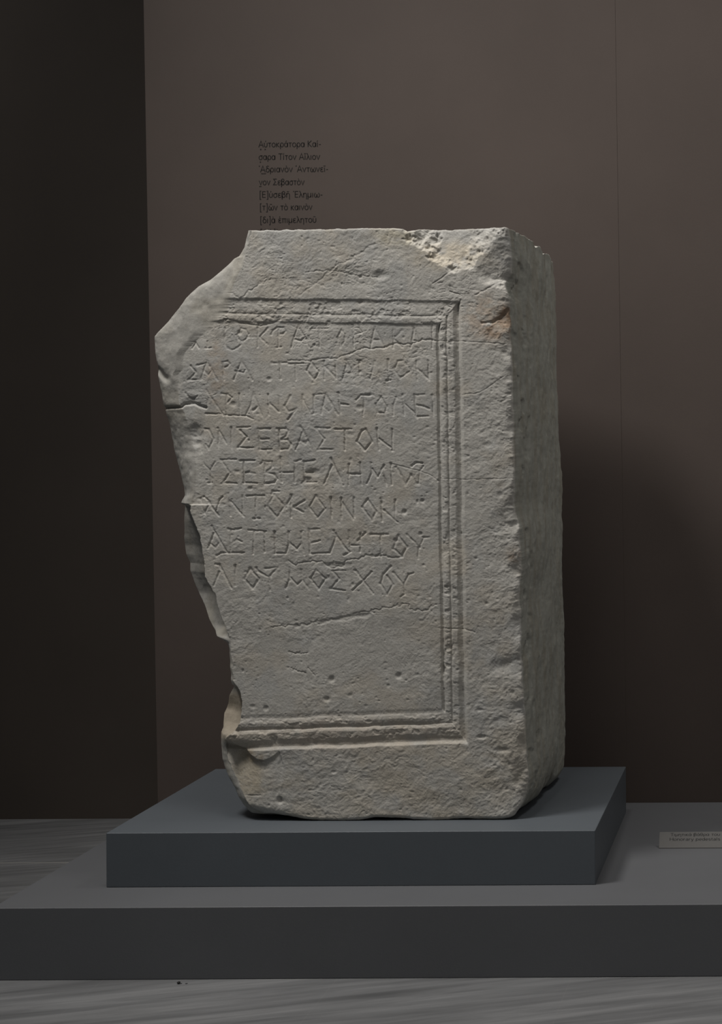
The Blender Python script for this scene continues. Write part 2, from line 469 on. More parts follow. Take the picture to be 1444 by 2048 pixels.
# pits
for k in range(900):
    cx, cy = rng.uniform(320, 1055), rng.uniform(460, 1640)
    r = rng.uniform(1.2, 2.6) if k > 60 else rng.uniform(2.5, 4.5)
    dp = rng.uniform(0.4, 1.2) if k > 60 else rng.uniform(1.0, 2.2)
    a = rng.uniform(0.5, 1.6)
    i0, i1, j0, j1 = int(cy - RY0 - 10), int(cy - RY0 + 11), int(cx - RX0 - 10), int(cx - RX0 + 11)
    if i0 < 0 or j0 < 0: continue
    q = np.exp(-(((gx[i0:i1, j0:j1] - cx) / (r * a)) ** 2 + ((gy[i0:i1, j0:j1] - cy) / r) ** 2) ** 1.5)
    R[i0:i1, j0:j1] -= dp * mm * q
for cx, cy, rx, ry, dp in [(662, 1359, 6, 6, 5), (797, 1352, 6, 6, 4.5), (653, 1399, 6, 5, 4), (560, 1602, 6, 6, 7), (559, 1596, 4, 3, 4), (531, 1417, 5, 5, 3.5),
                           (844, 1002, 4, 4, 4), (808, 1024, 5, 5, 5), (537, 758, 5, 4, 3), (840, 1068, 4, 4, 3), (964, 1474, 10, 4, 5), (1005, 1500, 16, 5, 4),
                           (592, 1252, 5, 5, 3), (960, 1420, 6, 3, 3), (627, 690, 3, 3, 3), (720, 815, 8, 5, 2.5), (625, 945, 12, 8, 4), (616, 960, 10, 6, 4),
                           (1000, 990, 6, 6, 3), (975, 890, 9, 5, 2), (735, 790, 10, 3, 2.5), (465, 808, 6, 5, 3), (380, 800, 9, 7, 5), (672, 1130, 30, 5, 2.5)]:
    R -= 0.75 * dp * mm * np.exp(-(((gx - cx) / rx) ** 2 + ((gy - cy) / ry) ** 2) ** 1.6)

# cracks and scratches
cr = np.zeros_like(gx)


def zoomed(ox, oy, k, *c): return [(ox + c[i] * k, oy + c[i + 1] * k) for i in range(0, len(c), 2)]


carve(cr, zoomed(620, 640, K, -240,430, 0,435, 130,410, 270,410, 400,370), 2.2, 2.0 * mm, 1, 1.2)
carve(cr, zoomed(620, 640, K, 400,370, 520,320, 545,297, 640,305, 790,302, 890,250, 1000,262, 1130,245, 1200,205, 1380,225), 2.4, 2.6 * mm, 1, 1.6)
carve(cr, [(880, 682), (930, 683), (1012, 688)], 1.8, 1.4 * mm, 1, 1)
carve(cr, zoomed(620, 900, K, -240,1185, -160,1230, 0,1190, 120,1200, 230,1260, 350,1250, 380,1190, 520,1160, 600,1130, 720,1140, 780,1130, 880,1150, 980,1140), 2.6, 2.4 * mm, 1, 2.2)
carve(cr, [(540, 1255), (580, 1249), (612, 1250), (650, 1243), (689, 1236), (727, 1225), (766, 1218), (815, 1205), (821, 1222), (845, 1220), (873, 1210)], 2.6, 2.2 * mm, 1, 4)
carve(cr, [(640, 1245), (700, 1234), (735, 1230)], 6.0, 2.6 * mm, 1, 2)
carve(cr, [(332, 817), (352, 818), (366, 808), (383, 806), (394, 811), (410, 815)], 4.5, 9 * mm, 1, 1.0)
carve(cr, [(450, 830), (492, 832), (505, 838)], 2.5, 2.5 * mm, 1, 1)
carve(cr, [(781, 927), (835, 941), (860, 950), (878, 963)], 1.3, 1.6 * mm, 1, 0.5)
carve(cr, [(880, 957), (928, 959), (1027, 957)], 1.3, 1.4 * mm, 1, 0.8)
carve(cr, [(578, 1303), (597, 1306), (610, 1308)], 2.6, 2.8 * mm, 1, 4)
carve(cr, [(577, 1337), (597, 1342), (610, 1344)], 2.2, 2.0 * mm, 1, 4)
carve(cr, [(615, 1336), (628, 1351)], 1.8, 2.0 * mm, 1, 1)
carve(cr, [(598, 590), (640, 560), (672, 530), (700, 520), (720, 505), (748, 488)], 3.0, 1.2 * mm, 1, 2.5)
carve(cr, [(865, 567), (880, 558), (912, 533)], 2.0, 2.2 * mm, 1, 0.5)
carve(cr, [(610, 545), (660, 540), (700, 548), (760, 556)], 2.0, 1.6 * mm, 1, 2)
carve(cr, [(520, 565), (560, 556), (600, 560), (660, 575)], 2.5, 1.0 * mm, 1, 3)
carve(cr, [(900, 583), (920, 589)], 1.8, 2.5 * mm, 1, 0.5)
carve(cr, [(950, 590), (985, 572), (1005, 560)], 2.0, 2.2 * mm, 1, 1)
carve(cr, [(965, 646), (985, 645), (1008, 630), (1016, 618)], 4.0, 5.0 * mm, 1, 1.2)
carve(cr, [(925, 790), (960, 785), (990, 765), (1010, 750)], 1.6, 1.5 * mm, 1, 1)
carve(cr, [(440, 640), (455, 640), (520, 652), (560, 640)], 2.6, 2.5 * mm, 1, 1.5)
carve(cr, [(882, 1257), (930, 1258), (950, 1265)], 2.0, 2.0 * mm, 1, 1)
carve(cr, [(494, 1592), (520, 1591)], 1.6, 2.5 * mm, 1, 0.4)
carve(cr, [(460, 585), (482, 596), (505, 578), (520, 568)], 2.2, 1.6 * mm, 1, 2)
R += 0.75 * cr

# broken arrises and hollows
jit = 6 * fbm((gx / 12, gy / 12), 3, seed=71)
scoop = poly_sdf([(806, 300), (1014, 300), (1008, 462), (985, 488), (958, 512), (945, 536), (905, 548), (868, 532), (842, 498), (818, 480)]) + jit
R -= np.minimum(np.clip(scoop, 0, None) * 0.55, 6 + 0.22 * np.clip(545 - gy, 0, None) * sstep(800, 860, gx)) * mm
deep = poly_sdf([(796, 300), (900, 300), (880, 475), (862, 520), (838, 498), (815, 488), (808, 470)]) + jit
R -= np.minimum(np.clip(deep, 0, None) * 0.7, 9) * mm * (0.75 + 0.35 * np.clip(fbm((gx / 13, gy / 13), 3, seed=6), -0.6, 1))
line = ((gx - 1012) * 80 + (gy - 455) * 57) / math.hypot(80, 57)          # the corner is split off along a slanting plane
facet = np.clip(np.minimum(line, (gx - 952) * 1.2) + 0.35 * jit, 0, 60)
R -= facet * 0.24 * mm * (1 - sstep(556, 574, gy + 0.6 * jit - 0.12 * (gx - 985)))
for cx, cy, rx, ry, dp in [(1012, 640, 22, 16, 6), (1018, 700, 14, 20, 4), (1028, 1035, 24, 30, 8), (1000, 1045, 16, 18, 2.5), (1036, 1140, 16, 26, 7), (1030, 1330, 34, 20, 4.5), (1000, 1332, 22, 12, 2.5),
                           (1052, 1480, 14, 40, 7), (1050, 1570, 22, 40, 9), (1040, 1240, 14, 30, 5), (1030, 850, 14, 40, 4), (700, 560, 60, 20, 2.5), (760, 550, 14, 9, 3),
                           (500, 780, 60, 14, 1.5), (770, 690, 60, 20, 1.5), (385, 880, 22, 40, 8), (1034, 1420, 14, 20, 5), (880, 580, 40, 10, 1.5)]:
    R -= dp * mm * np.exp(-(((gx - cx) / rx) ** 2 + ((gy - cy) / ry) ** 2) ** 1.4) * (0.75 + 0.5 * mid)
# the lower left corner is broken away under a ledge left of the moulding
low = poly_sdf([(430, 1478), (457, 1483), (468, 1493), (489, 1497), (499, 1509), (514, 1519), (527, 1521), (543, 1515), (559, 1503), (566, 1530), (560, 1580), (520, 1640), (430, 1640)])
R -= np.minimum(np.clip(low, 0, None) * 4.0, 20 * np.exp(-(np.clip(gy - 1478, 0, None) / 75) ** 1.5) * (1 - 0.85 * sstep(480, 560, gx))) * mm
low_round = (1 - sstep(443, 540, gx)) * sstep(1470, 1500, gy)
R -= 26 * mm * low_round ** 1.8
under = sstep(0, 1, (gy - (1605 + 0.22 * np.clip(gx - 510, 0, 130) + 30 * sstep(620, 760, gx))) / 32) * (1 - sstep(640, 900, gx) * 0.75)
R -= 26 * mm * under ** 1.5
# rounded top-left and left rims
R -= 10 * mm * (1 - sstep(0, 60, gx - np.interp(gy, [440, 640, 700, 830, 1000], [440, 380, 362, 372, 384]))) * (gy < 1010)


def front_relief(px, py):
    fx, fy = np.clip(px - RX0, 0, R.shape[1] - 1.01), np.clip(py - RY0, 0, R.shape[0] - 1.01)
    i, j = fy.astype(int), fx.astype(int)
    a, b = fy - i, fx - j
    return (R[i, j] * (1 - a) * (1 - b) + R[i, j + 1] * (1 - a) * b + R[i + 1, j] * a * (1 - b) + R[i + 1, j + 1] * a * b)


# ------------------------------------------------------------------ the stone block
YF = 4.340            # front
YB = 4.885            # back
FRONT_LEFT = [(455, 503), (462, 501), (485, 495), (522, 487), (554, 472), (579, 463), (593, 461), (620, 452), (636, 432), (649, 420), (673, 392), (688, 376), (704, 364), (733, 361), (743, 353), (772, 352), (803, 356),
              (821, 366), (841, 370), (860, 374), (900, 386), (931, 390), (980, 387), (1004, 383), (1018, 380), (1040, 388), (1066, 398), (1122, 408), (1153, 411), (1184, 429), (1222, 437), (1253, 450), (1283, 459), (1291, 461),
              (1367, 466), (1379, 473), (1394, 479), (1408, 482), (1423, 483), (1442, 481), (1455, 478), (1463, 473), (1470, 468), (1476, 457), (1483, 450), (1490, 446), (1499, 444), (1518, 445), (1536, 450), (1556, 460), (1575, 472), (1590, 477), (1606, 486), (1621, 497), (1631, 509), (1645, 530)]
SILH_LEFT = [(455, 502), (462, 500), (497, 489), (513, 478), (518, 468), (530, 456), (544, 441), (560, 421), (573, 398), (587, 382), (597, 372), (616, 359), (640, 339), (665, 316), (673, 310), (681, 310), (714, 315), (763, 321), (808, 329), (817, 332), (837, 337), (856, 343), (900, 354), (962, 367), (990, 373),
             (1012, 370), (1032, 368), (1073, 368), (1108, 373), (1125, 380), (1142, 380), (1170, 391), (1208, 408), (1239, 418), (1270, 436), (1283, 458), (1295, 462), (1350, 467), (1373, 468), (1391, 459), (1407, 456), (1426, 448), (1455, 447), (1480, 446), (1499, 445), (1518, 446), (1536, 451), (1556, 461), (1575, 473), (1590, 478), (1606, 487), (1621, 498), (1631, 510), (1645, 531)]
SILH_DEPTH = [(455, 0.02), (530, 0.02), (640, 0.025), (680, 0.03), (760, 0.035), (817, 0.05), (900, 0.09), (990, 0.10), (1012, 0.2), (1100, 0.24), (1200, 0.22), (1262, 0.14), (1290, 0.05), (1360, 0.05), (1395, 0.10), (1440, 0.12), (1480, 0.08), (1520, 0.06), (1645, 0.05)]
FRONT_RIGHT = [(455, 1014), (475, 1018), (520, 1021), (545, 1021), (556, 1013), (572, 1010), (590, 1016), (640, 1019), (700, 1021), (760, 1023), (850, 1025), (900, 1027), (960, 1029), (1010, 1026), (1030, 1029), (1055, 1035), (1085, 1038), (1120, 1041), (1150, 1040), (1200, 1037), (1280, 1041), (1340, 1043), (1400, 1046), (1500, 1051), (1560, 1055), (1590, 1053), (1606, 1049), (1620, 1042), (1634, 1030), (1645, 1014)]
SILH_RIGHT = [(455, 1100), (500, 1104), (520, 1109), (570, 1113.5), (650, 1116), (800, 1120), (950, 1126), (1050, 1128), (1200, 1131), (1350, 1133), (1535, 1133), (1600, 1131)]
TOP = [(495, 464), (502, 461), (540, 460), (600, 460), (700, 457.5), (790, 456), (806, 458), (815, 463), (826, 461), (838, 457), (900, 457.5), (960, 455.5), (1008, 454), (1020, 457)]
BOTTOM = [(440, 1640), (470, 1632), (495, 1631), (508, 1632), (552, 1632), (574, 1635), (596, 1640), (625, 1643), (690, 1643.5), (725, 1641), (745, 1637), (790, 1637), (815, 1639), (850, 1643), (885, 1643), (920, 1639), (950, 1640), (1000, 1641), (1030, 1640), (1050, 1632)]


def table(t, x):
    a = np.array(t, float)
    return np.interp(x, a[:, 0], a[:, 1])


NV, NF, NR, NB, NL = 1180, 640, 72, 24, 120
v = np.linspace(0, 1, NV)
row_py = 456 + v * (1643 - 456)
rag = lambda s, a, k: a * fbm((row_py / k, row_py * 0 + s), 4, 0.6, seed=s)
xl_f = table(FRONT_LEFT, row_py) + rag(3, 1.3, 14)
xr_f = table(FRONT_RIGHT, row_py) + rag(7, 1.4, 24)
# front
s = np.linspace(0, 1, NF)
px = xl_f[:, None] + s[None, :] * (xr_f - xl_f)[:, None]
top_l = table(TOP, px) + 1.0 * fbm((px / 13, px * 0 + 2), 3, seed=4)
bot_l = table(BOTTOM, px) + 0.8 * fbm((px / 17, px * 0 + 5), 3, seed=9)
py = top_l + v[:, None] * (bot_l - top_l)
h = front_relief(px, py)
# rounded, chipped right arris
wob_r = 6.5 + 3 * sstep(1350, 1500, py) + 3.5 * fbm((py / 34, py * 0 + 11), 3, seed=12)
edge = np.clip((xr_f[:, None] - px) / np.clip(wob_r * 2.4, 6, 45), 0, 1)
h -= (1 - np.sqrt(1 - (1 - edge) ** 2)) * np.clip(wob_r, 3, 16) * 1.1 * mm
te = np.clip((py - top_l) / 5, 0, 1); h -= (1 - np.sqrt(1 - (1 - te) ** 2)) * 2.2 * mm
be = np.clip((bot_l - py) / 9, 0, 1); h -= (1 - np.sqrt(1 - (1 - be) ** 2)) * 14 * mm
FX, FZ = world_at(px, py, YF)
FY = YF - h
F_ = np.stack([FX, FY, FZ], -1)
# the plinth top carries the block
zrow = lambda zt, zb: zt[None, :] + v[:, None] * (zb - zt)[None, :]

# right side
t = (np.arange(NR) + 1.0) / NR
ztop = np.interp(t, [0, .2, .35, .42, .47, .52, .60, .7, .78, .9, 1], [F_[0, -1, 2], 1.764, 1.761, 1.757, 1.744, 1.752, 1.737, 1.744, 1.745, 1.728, 1.675]) + 0.002 * fbm((t * 14, t * 0), 3, seed=3)
zbot = np.interp(t, [0, .05, .15, .3, .5, .56, .6, .68, .85, .95, 1], [F_[-1, -1, 2], .304, .3055, .3045, .313, .327, .325, .306, .304, .309, .321])
RZ = zrow(ztop, zbot)
xb_px = table(SILH_RIGHT, frame_at(-0.63, RZ[:, -1], YB)[1])
xb = world_at(xb_px, frame_at(-0.63, RZ[:, -1], YB)[1], YB)[0]
long_ker = np.hanning(101); long_ker /= long_ker.sum()
lsm = lambda a_: np.convolve(np.pad(a_, 50, mode='edge'), long_ker, 'valid')
xf = F_[:, -1, 0]
xf_s, yf_s = lsm(xf), lsm(F_[:, -1, 1])
keep = np.exp(-t / 0.045)[None, :]
xfm = xf_s[:, None] + (xf - xf_s)[:, None] * keep
yfm = yf_s[:, None] + (F_[:, -1, 1] - yf_s)[:, None] * keep
tt = t ** 0.85
RX = xfm * (1 - tt) + xb[:, None] * tt
RX = RX - 0.012 * (np.clip((t - 0.93) / 0.07, 0, 1) ** 2)[None, :] + 0.008 * np.sin(np.pi * t)[None, :]
RY = yfm * (1 - t) + YB * t
lowchip = (1 - np.clip((RZ - zbot[None, :]) / 0.03, 0, 1)) ** 2
RX = RX - lowchip * 0.02
R_ = np.stack([RX + 0 * RY, RY, RZ], -1)
ramp = np.clip(t / 0.08, 0, 1) * np.clip((1 - t) / 0.05, 0, 1)
tool = fbm((RY * 190, RZ * 22), 3, seed=33) * 0.0011 + fbm((RY * 12, RZ * 7), 3, seed=23) * 0.004 + fbm((RY * 60, RZ * 40), 3, seed=43) * 0.001
chips = -0.006 * sstep(0.35, 0.8, fbm((RY * 40, RZ * 18), 3, seed=88)) * (np.exp(-((t[None, :]) / 0.22) ** 2) + 0.15)
R_[..., 0] += (tool + chips) * ramp

# left side: broken surface from the front's rim back to the outline, then round to the back
sil_py0 = row_py
d_s = np.interp(row_py, *np.array(SILH_DEPTH).T)
ker = np.hanning(15); ker /= ker.sum()
sm = lambda a: np.convolve(np.pad(a, 7, mode='edge'), ker, 'valid')
d_s = sm(d_s)
zl = F_[:, 0, 2]
ys = YF + d_s
for _ in range(2):
    xs_guess = -1.5
    py_s = frame_at(xs_guess, zl, ys)[1]
    px_s = table(SILH_LEFT, py_s) + 0.7 * fbm((py_s / 24, py_s * 0 + 1), 3, seed=19)
    xs = world_at(px_s, py_s, ys)[0]
    xs_guess = xs
big_ker = np.hanning(161); big_ker /= big_ker.sum()
xbl = np.convolve(np.pad(xs, 80, mode='edge'), big_ker, 'valid') + 0.04
xbl = np.maximum(xbl, xs + 0.02)
tl = (np.arange(NL) + 1.0) / (NL + 1)
q = np.clip(tl / 0.7, 0, 1)                      # rim -> outline
w = np.clip((tl - 0.7) / 0.3, 0, 1)              # outline -> back
xa, ya = F_[:, 0, 0], F_[:, 0, 1]
keepl = np.exp(-q / 0.05)[None, :]
xa_m = sm(xa)[:, None] + (xa - sm(xa))[:, None] * keepl
ya_m = lsm(ya)[:, None] + (ya - lsm(ya))[:, None] * keepl
# where the break undercuts the rim the surface drops straight back first
cut = (sstep(1004, 1020, row_py) * (1 - sstep(1262, 1285, row_py)) + sstep(1376, 1392, row_py) * (1 - sstep(1462, 1478, row_py)))[:, None]
LX = xa_m + (xs[:, None] - xa_m) * ((1 - cut) * np.sin(q * np.pi / 2)[None, :] ** 0.9 + cut * (q ** 1.3)[None, :])
LY = ya_m + (ys[:, None] - ya_m) * ((1 - cut) * (q ** 1.25)[None, :] + cut * (q ** 0.55)[None, :])
LX = LX + (xbl - xs)[:, None] * (w ** 1.8)[None, :]
LY = LY + (YB - ys)[:, None] * w[None, :]
LZ = np.repeat(zl[:, None], NL, 1)
rampl = np.clip(q / 0.12, 0, 1) * np.clip((1 - q) / 0.15, 0, 1) + np.clip(w / 0.2, 0, 1) * np.clip((1 - w) / 0.2, 0, 1)
nl = fbm((LX * 9, LY * 9, LZ * 9), 4, 0.5, seed=61) * 0.004 + fbm((LX * 55, LY * 55, LZ * 45), 3, seed=66) * 0.0007
lowr = 0.4 + 0.6 * sstep(0.95, 1.2, LZ)
shelf = 0.5 + 0.5 * fbm((LX * 14, LY * 14, LZ * 5), 2, seed=73)
LX = LX + (nl - 0.002 * sstep(0.4, 0.8, shelf)) * rampl * 0.7
LY = LY + (nl - 0.003 * sstep(0.4, 0.8, shelf)) * rampl * lowr
# the crack across the left rim
pyl = frame_at(LX, LZ, LY)[1]
LY = LY + 0.010 * np.exp(-((pyl - (817 - 3 * (1 - q[None, :]))) / 2.4) ** 2) * rampl
LY = LY + 0.012 * np.exp(-((pyl - 745 - 10 * np.sin(q[None, :] * 5)) / 9) ** 2) * rampl * sstep(0.1, 0.5, q)[None, :]
L_ = np.stack([LX, LY, LZ], -1)[:, ::-1]         # runs from the back to the front rim

# back
tb = (np.arange(NB) + 1.0) / (NB + 1)
bR, bL = R_[:, -1], L_[:, 0]
B_ = bR[:, None, :] * (1 - tb)[None, :, None] + bL[:, None, :] * tb[None, :, None]
B_[..., 1] += 0.03 * np.sin(np.pi * tb)[None, :] + 0.006 * fbm((B_[..., 0] * 9, B_[..., 2] * 9), 3, seed=2) * np.sin(np.pi * tb)[None, :]

P = np.concatenate([F_, R_, B_, L_], 1)
P[..., 2] = np.maximum(P[..., 2], Z_TOP + 0.0005)
NJ = P.shape[1]


def cap(loop, dz, seed, floor_z=None):
    c = loop.mean(0)
    c = np.array([c[0] + 0.02, c[1], loop[:, 2].mean() if floor_z is None else floor_z])
    rings = []
    for k in range(1, 13):
        f = (k / 12.0)
        r = loop * (1 - f) + c * f
        r[:, 2] = loop[:, 2] * (1 - f) ** 2 + c[2] * (1 - (1 - f) ** 2) + dz * fbm((r[:, 0] * 16, r[:, 1] * 16), 3, seed=seed) * min(1, k / 3)
        if k == 12: r = r[:1]
        rings.append(r)
    return rings


lip = P[0].copy()                                   # the top starts behind the chipped front edge
lip[:, 1] = np.maximum(lip[:, 1] + 0.002, YF + 0.034)
lip[:, 2] -= 0.001
top_rings = [lip] + cap(lip, 0.003, 5)
for r in top_rings: r[:, 2] = np.minimum(r[:, 2], P[0][:, 2].max() - 0.0015)
bot_rings = cap(P[-1], 0.0, 8, Z_TOP + 0.0005)
for r in bot_rings: r[:, 2] = np.maximum(r[:, 2], Z_TOP + 0.0005)
allv = [P.reshape(-1, 3)] + top_rings + bot_rings
verts = np.concatenate(allv).astype(np.float32)
idx = np.arange(NV * NJ).reshape(NV, NJ)
a, b = idx[:-1], idx[1:]
quads = np.stack([a, b, np.roll(b, -1, 1), np.roll(a, -1, 1)], -1).reshape(-1, 4)
tris = []
off = NV * NJ
for first, rings, flip in ((idx[0], top_rings, True), (idx[-1], bot_rings, False)):
    cur = first
    for r in rings:
        if len(r) == 1:
            cen = np.full(NJ, off)
            tr = np.stack([cur, cen, np.roll(cur, -1)], -1)
            tris.append(tr[:, ::-1] if flip else tr)
        else:
            nx = np.arange(off, off + NJ)
            qd = np.stack([cur, nx, np.roll(nx, -1), np.roll(cur, -1)], -1)
            quads = np.concatenate([quads, qd[:, ::-1] if flip else qd])
            cur = nx
        off += len(r)
tris = np.concatenate(tris)
me = bpy.data.meshes.new('stone_pedestal')
me.vertices.add(len(verts))
me.vertices.foreach_set('co', verts.ravel())
nl_, np_ = quads.size + tris.size, len(quads) + len(tris)
me.loops.add(nl_)
me.loops.foreach_set('vertex_index', np.concatenate([quads.ravel(), tris.ravel()]).astype(np.int32))
me.polygons.add(np_)
me.polygons.foreach_set('loop_start', np.concatenate([np.arange(len(quads)) * 4, quads.size + np.arange(len(tris)) * 3]).astype(np.int32))
me.polygons.foreach_set('use_smooth', np.ones(np_, bool))
me.update(calc_edges=True)
me.validate()

# stains and colour of the marble: brown iron stain on the right arris, creamy broken surface at the top
base = np.array([0.452, 0.440, 0.408], np.float32)
colr = np.ones((NV, NJ, 3), np.float32) * base
fpx, fpy = px.astype(np.float32), py.astype(np.float32)


def blot(cx, cy, rx, ry, seed, p=1.4, n=0.6):
    d = ((fpx - cx) / rx) ** 2 + ((fpy - cy) / ry) ** 2
    return np.clip(np.exp(-d ** p) * (1 + n * fbm((fpx / 16, fpy / 12), 4, 0.6, seed=seed)), 0, 1)


def stain(mask, c):
    colr[:, :NF] = colr[:, :NF] * (1 - mask[..., None]) + np.array(c, np.float32) * mask[..., None]


stain(sstep(-0.1, 0.9, fbm((fpx / 90, fpy / 70), 4, 0.55, seed=120)) * 0.5, (0.45, 0.41, 0.345))
stain(sstep(0.0, 0.9, fbm((fpx / 60, fpy / 80), 4, 0.55, seed=150)) * 0.45, (0.38, 0.385, 0.38))
stain(0.75 * blot(900, 510, 75, 28, 4), (0.56, 0.50, 0.40))
stain(0.55 * blot(790, 475, 40, 18, 4), (0.52, 0.47, 0.35))
stain(0.85 * blot(1000, 655, 36, 20, 7, 1.2, 0.9), (0.30, 0.205, 0.135))
stain(0.6 * blot(985, 635, 60, 40, 9, 1.2, 1.0), (0.42, 0.335, 0.26))
stain(0.85 * blot(1014, 632, 18, 18, 17, 1.2, 0.9), (0.22, 0.15, 0.10))
stain(0.7 * blot(1030, 1110, 20, 16, 3, 1.3, 0.9), (0.30, 0.23, 0.17))
stain(0.5 * blot(432, 745, 20, 60, 13, 1.2, 1.0), (0.42, 0.34, 0.26))
stain(0.5 * sstep(1410, 1480, fpy) * sstep(-0.6, 0.4, fbm((fpx / 60, fpy / 40), 3, seed=8)), (0.45, 0.405, 0.33))
stain(0.5 * blot(700, 1470, 190, 36, 19), (0.53, 0.47, 0.40))
stain(0.7 * blot(500, 1515, 26, 14, 29), (0.33, 0.26, 0.17))
stain(0.5 * blot(500, 1560, 40, 40, 31), (0.42, 0.36, 0.26))
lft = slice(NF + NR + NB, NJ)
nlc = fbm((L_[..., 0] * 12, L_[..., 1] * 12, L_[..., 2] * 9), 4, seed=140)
base_l = base * (0.86 - 0.22 * cut[:, :, None])        # break toned down; shade under its rim painted into the colour
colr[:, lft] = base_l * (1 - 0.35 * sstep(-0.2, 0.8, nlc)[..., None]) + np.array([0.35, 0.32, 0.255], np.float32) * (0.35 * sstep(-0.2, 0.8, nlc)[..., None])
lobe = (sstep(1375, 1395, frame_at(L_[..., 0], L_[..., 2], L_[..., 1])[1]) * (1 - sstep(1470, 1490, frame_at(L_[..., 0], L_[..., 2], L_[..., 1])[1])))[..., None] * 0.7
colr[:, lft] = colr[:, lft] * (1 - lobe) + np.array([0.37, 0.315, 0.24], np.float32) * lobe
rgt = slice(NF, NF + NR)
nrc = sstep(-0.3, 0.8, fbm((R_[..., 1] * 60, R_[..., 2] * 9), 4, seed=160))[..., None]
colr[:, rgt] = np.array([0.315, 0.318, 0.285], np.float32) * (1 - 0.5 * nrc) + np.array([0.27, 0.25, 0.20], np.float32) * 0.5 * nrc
colr[:, NF + NR:NF + NR + NB] = base * 0.85
full = np.ones((len(verts), 4), np.float32)
full[:, :3] = base * 0.95
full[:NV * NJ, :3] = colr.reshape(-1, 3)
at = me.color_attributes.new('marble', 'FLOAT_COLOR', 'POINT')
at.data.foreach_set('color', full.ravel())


def marble():
    m = Nodes('weathered_marble', 0.78, 0.25)
    vc = m.n('ShaderNodeVertexColor', layer_name='marble')
    c = m.mix(1.0, vc.outputs['Color'], m.ramp(m.noise(55, 6, 0.65), [(0.3, (0.86, 0.855, 0.85)), (0.65, (1.05, 1.05, 1.05))]), 'MULTIPLY')
    c = m.mix(0.6, c, m.ramp(m.noise(420, 3, 0.6), [(0.32, (0.80, 0.79, 0.77)), (0.55, (1.03, 1.03, 1.03))]), 'MULTIPLY')
    m.color(c)
    n1 = m.bump(m.noise(330, 4, 0.6), 0.35, 0.0012)
    m.bump(m.noise(900, 2, 0.6), 0.25, 0.0006, n1)
    return m.mat


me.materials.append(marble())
stone = bpy.data.objects.new('stone_pedestal', me)
COL.objects.link(stone)
tag(stone, 'weathered grey marble block with broken left side and carved Greek inscription in a moulded frame', 'stone pedestal')


# ------------------------------------------------------------------ lettering on the wall
def arc(cx, cy, rx, ry, a0, a1, n=14):
    return [(cx + rx * math.cos(math.radians(a0 + (a1 - a0) * k / n)), cy + ry * math.sin(math.radians(a0 + (a1 - a0) * k / n))) for k in range(n + 1)]


ring = lambda cx, cy, rx, ry: arc(cx, cy, rx, ry, 0, 360, 24)
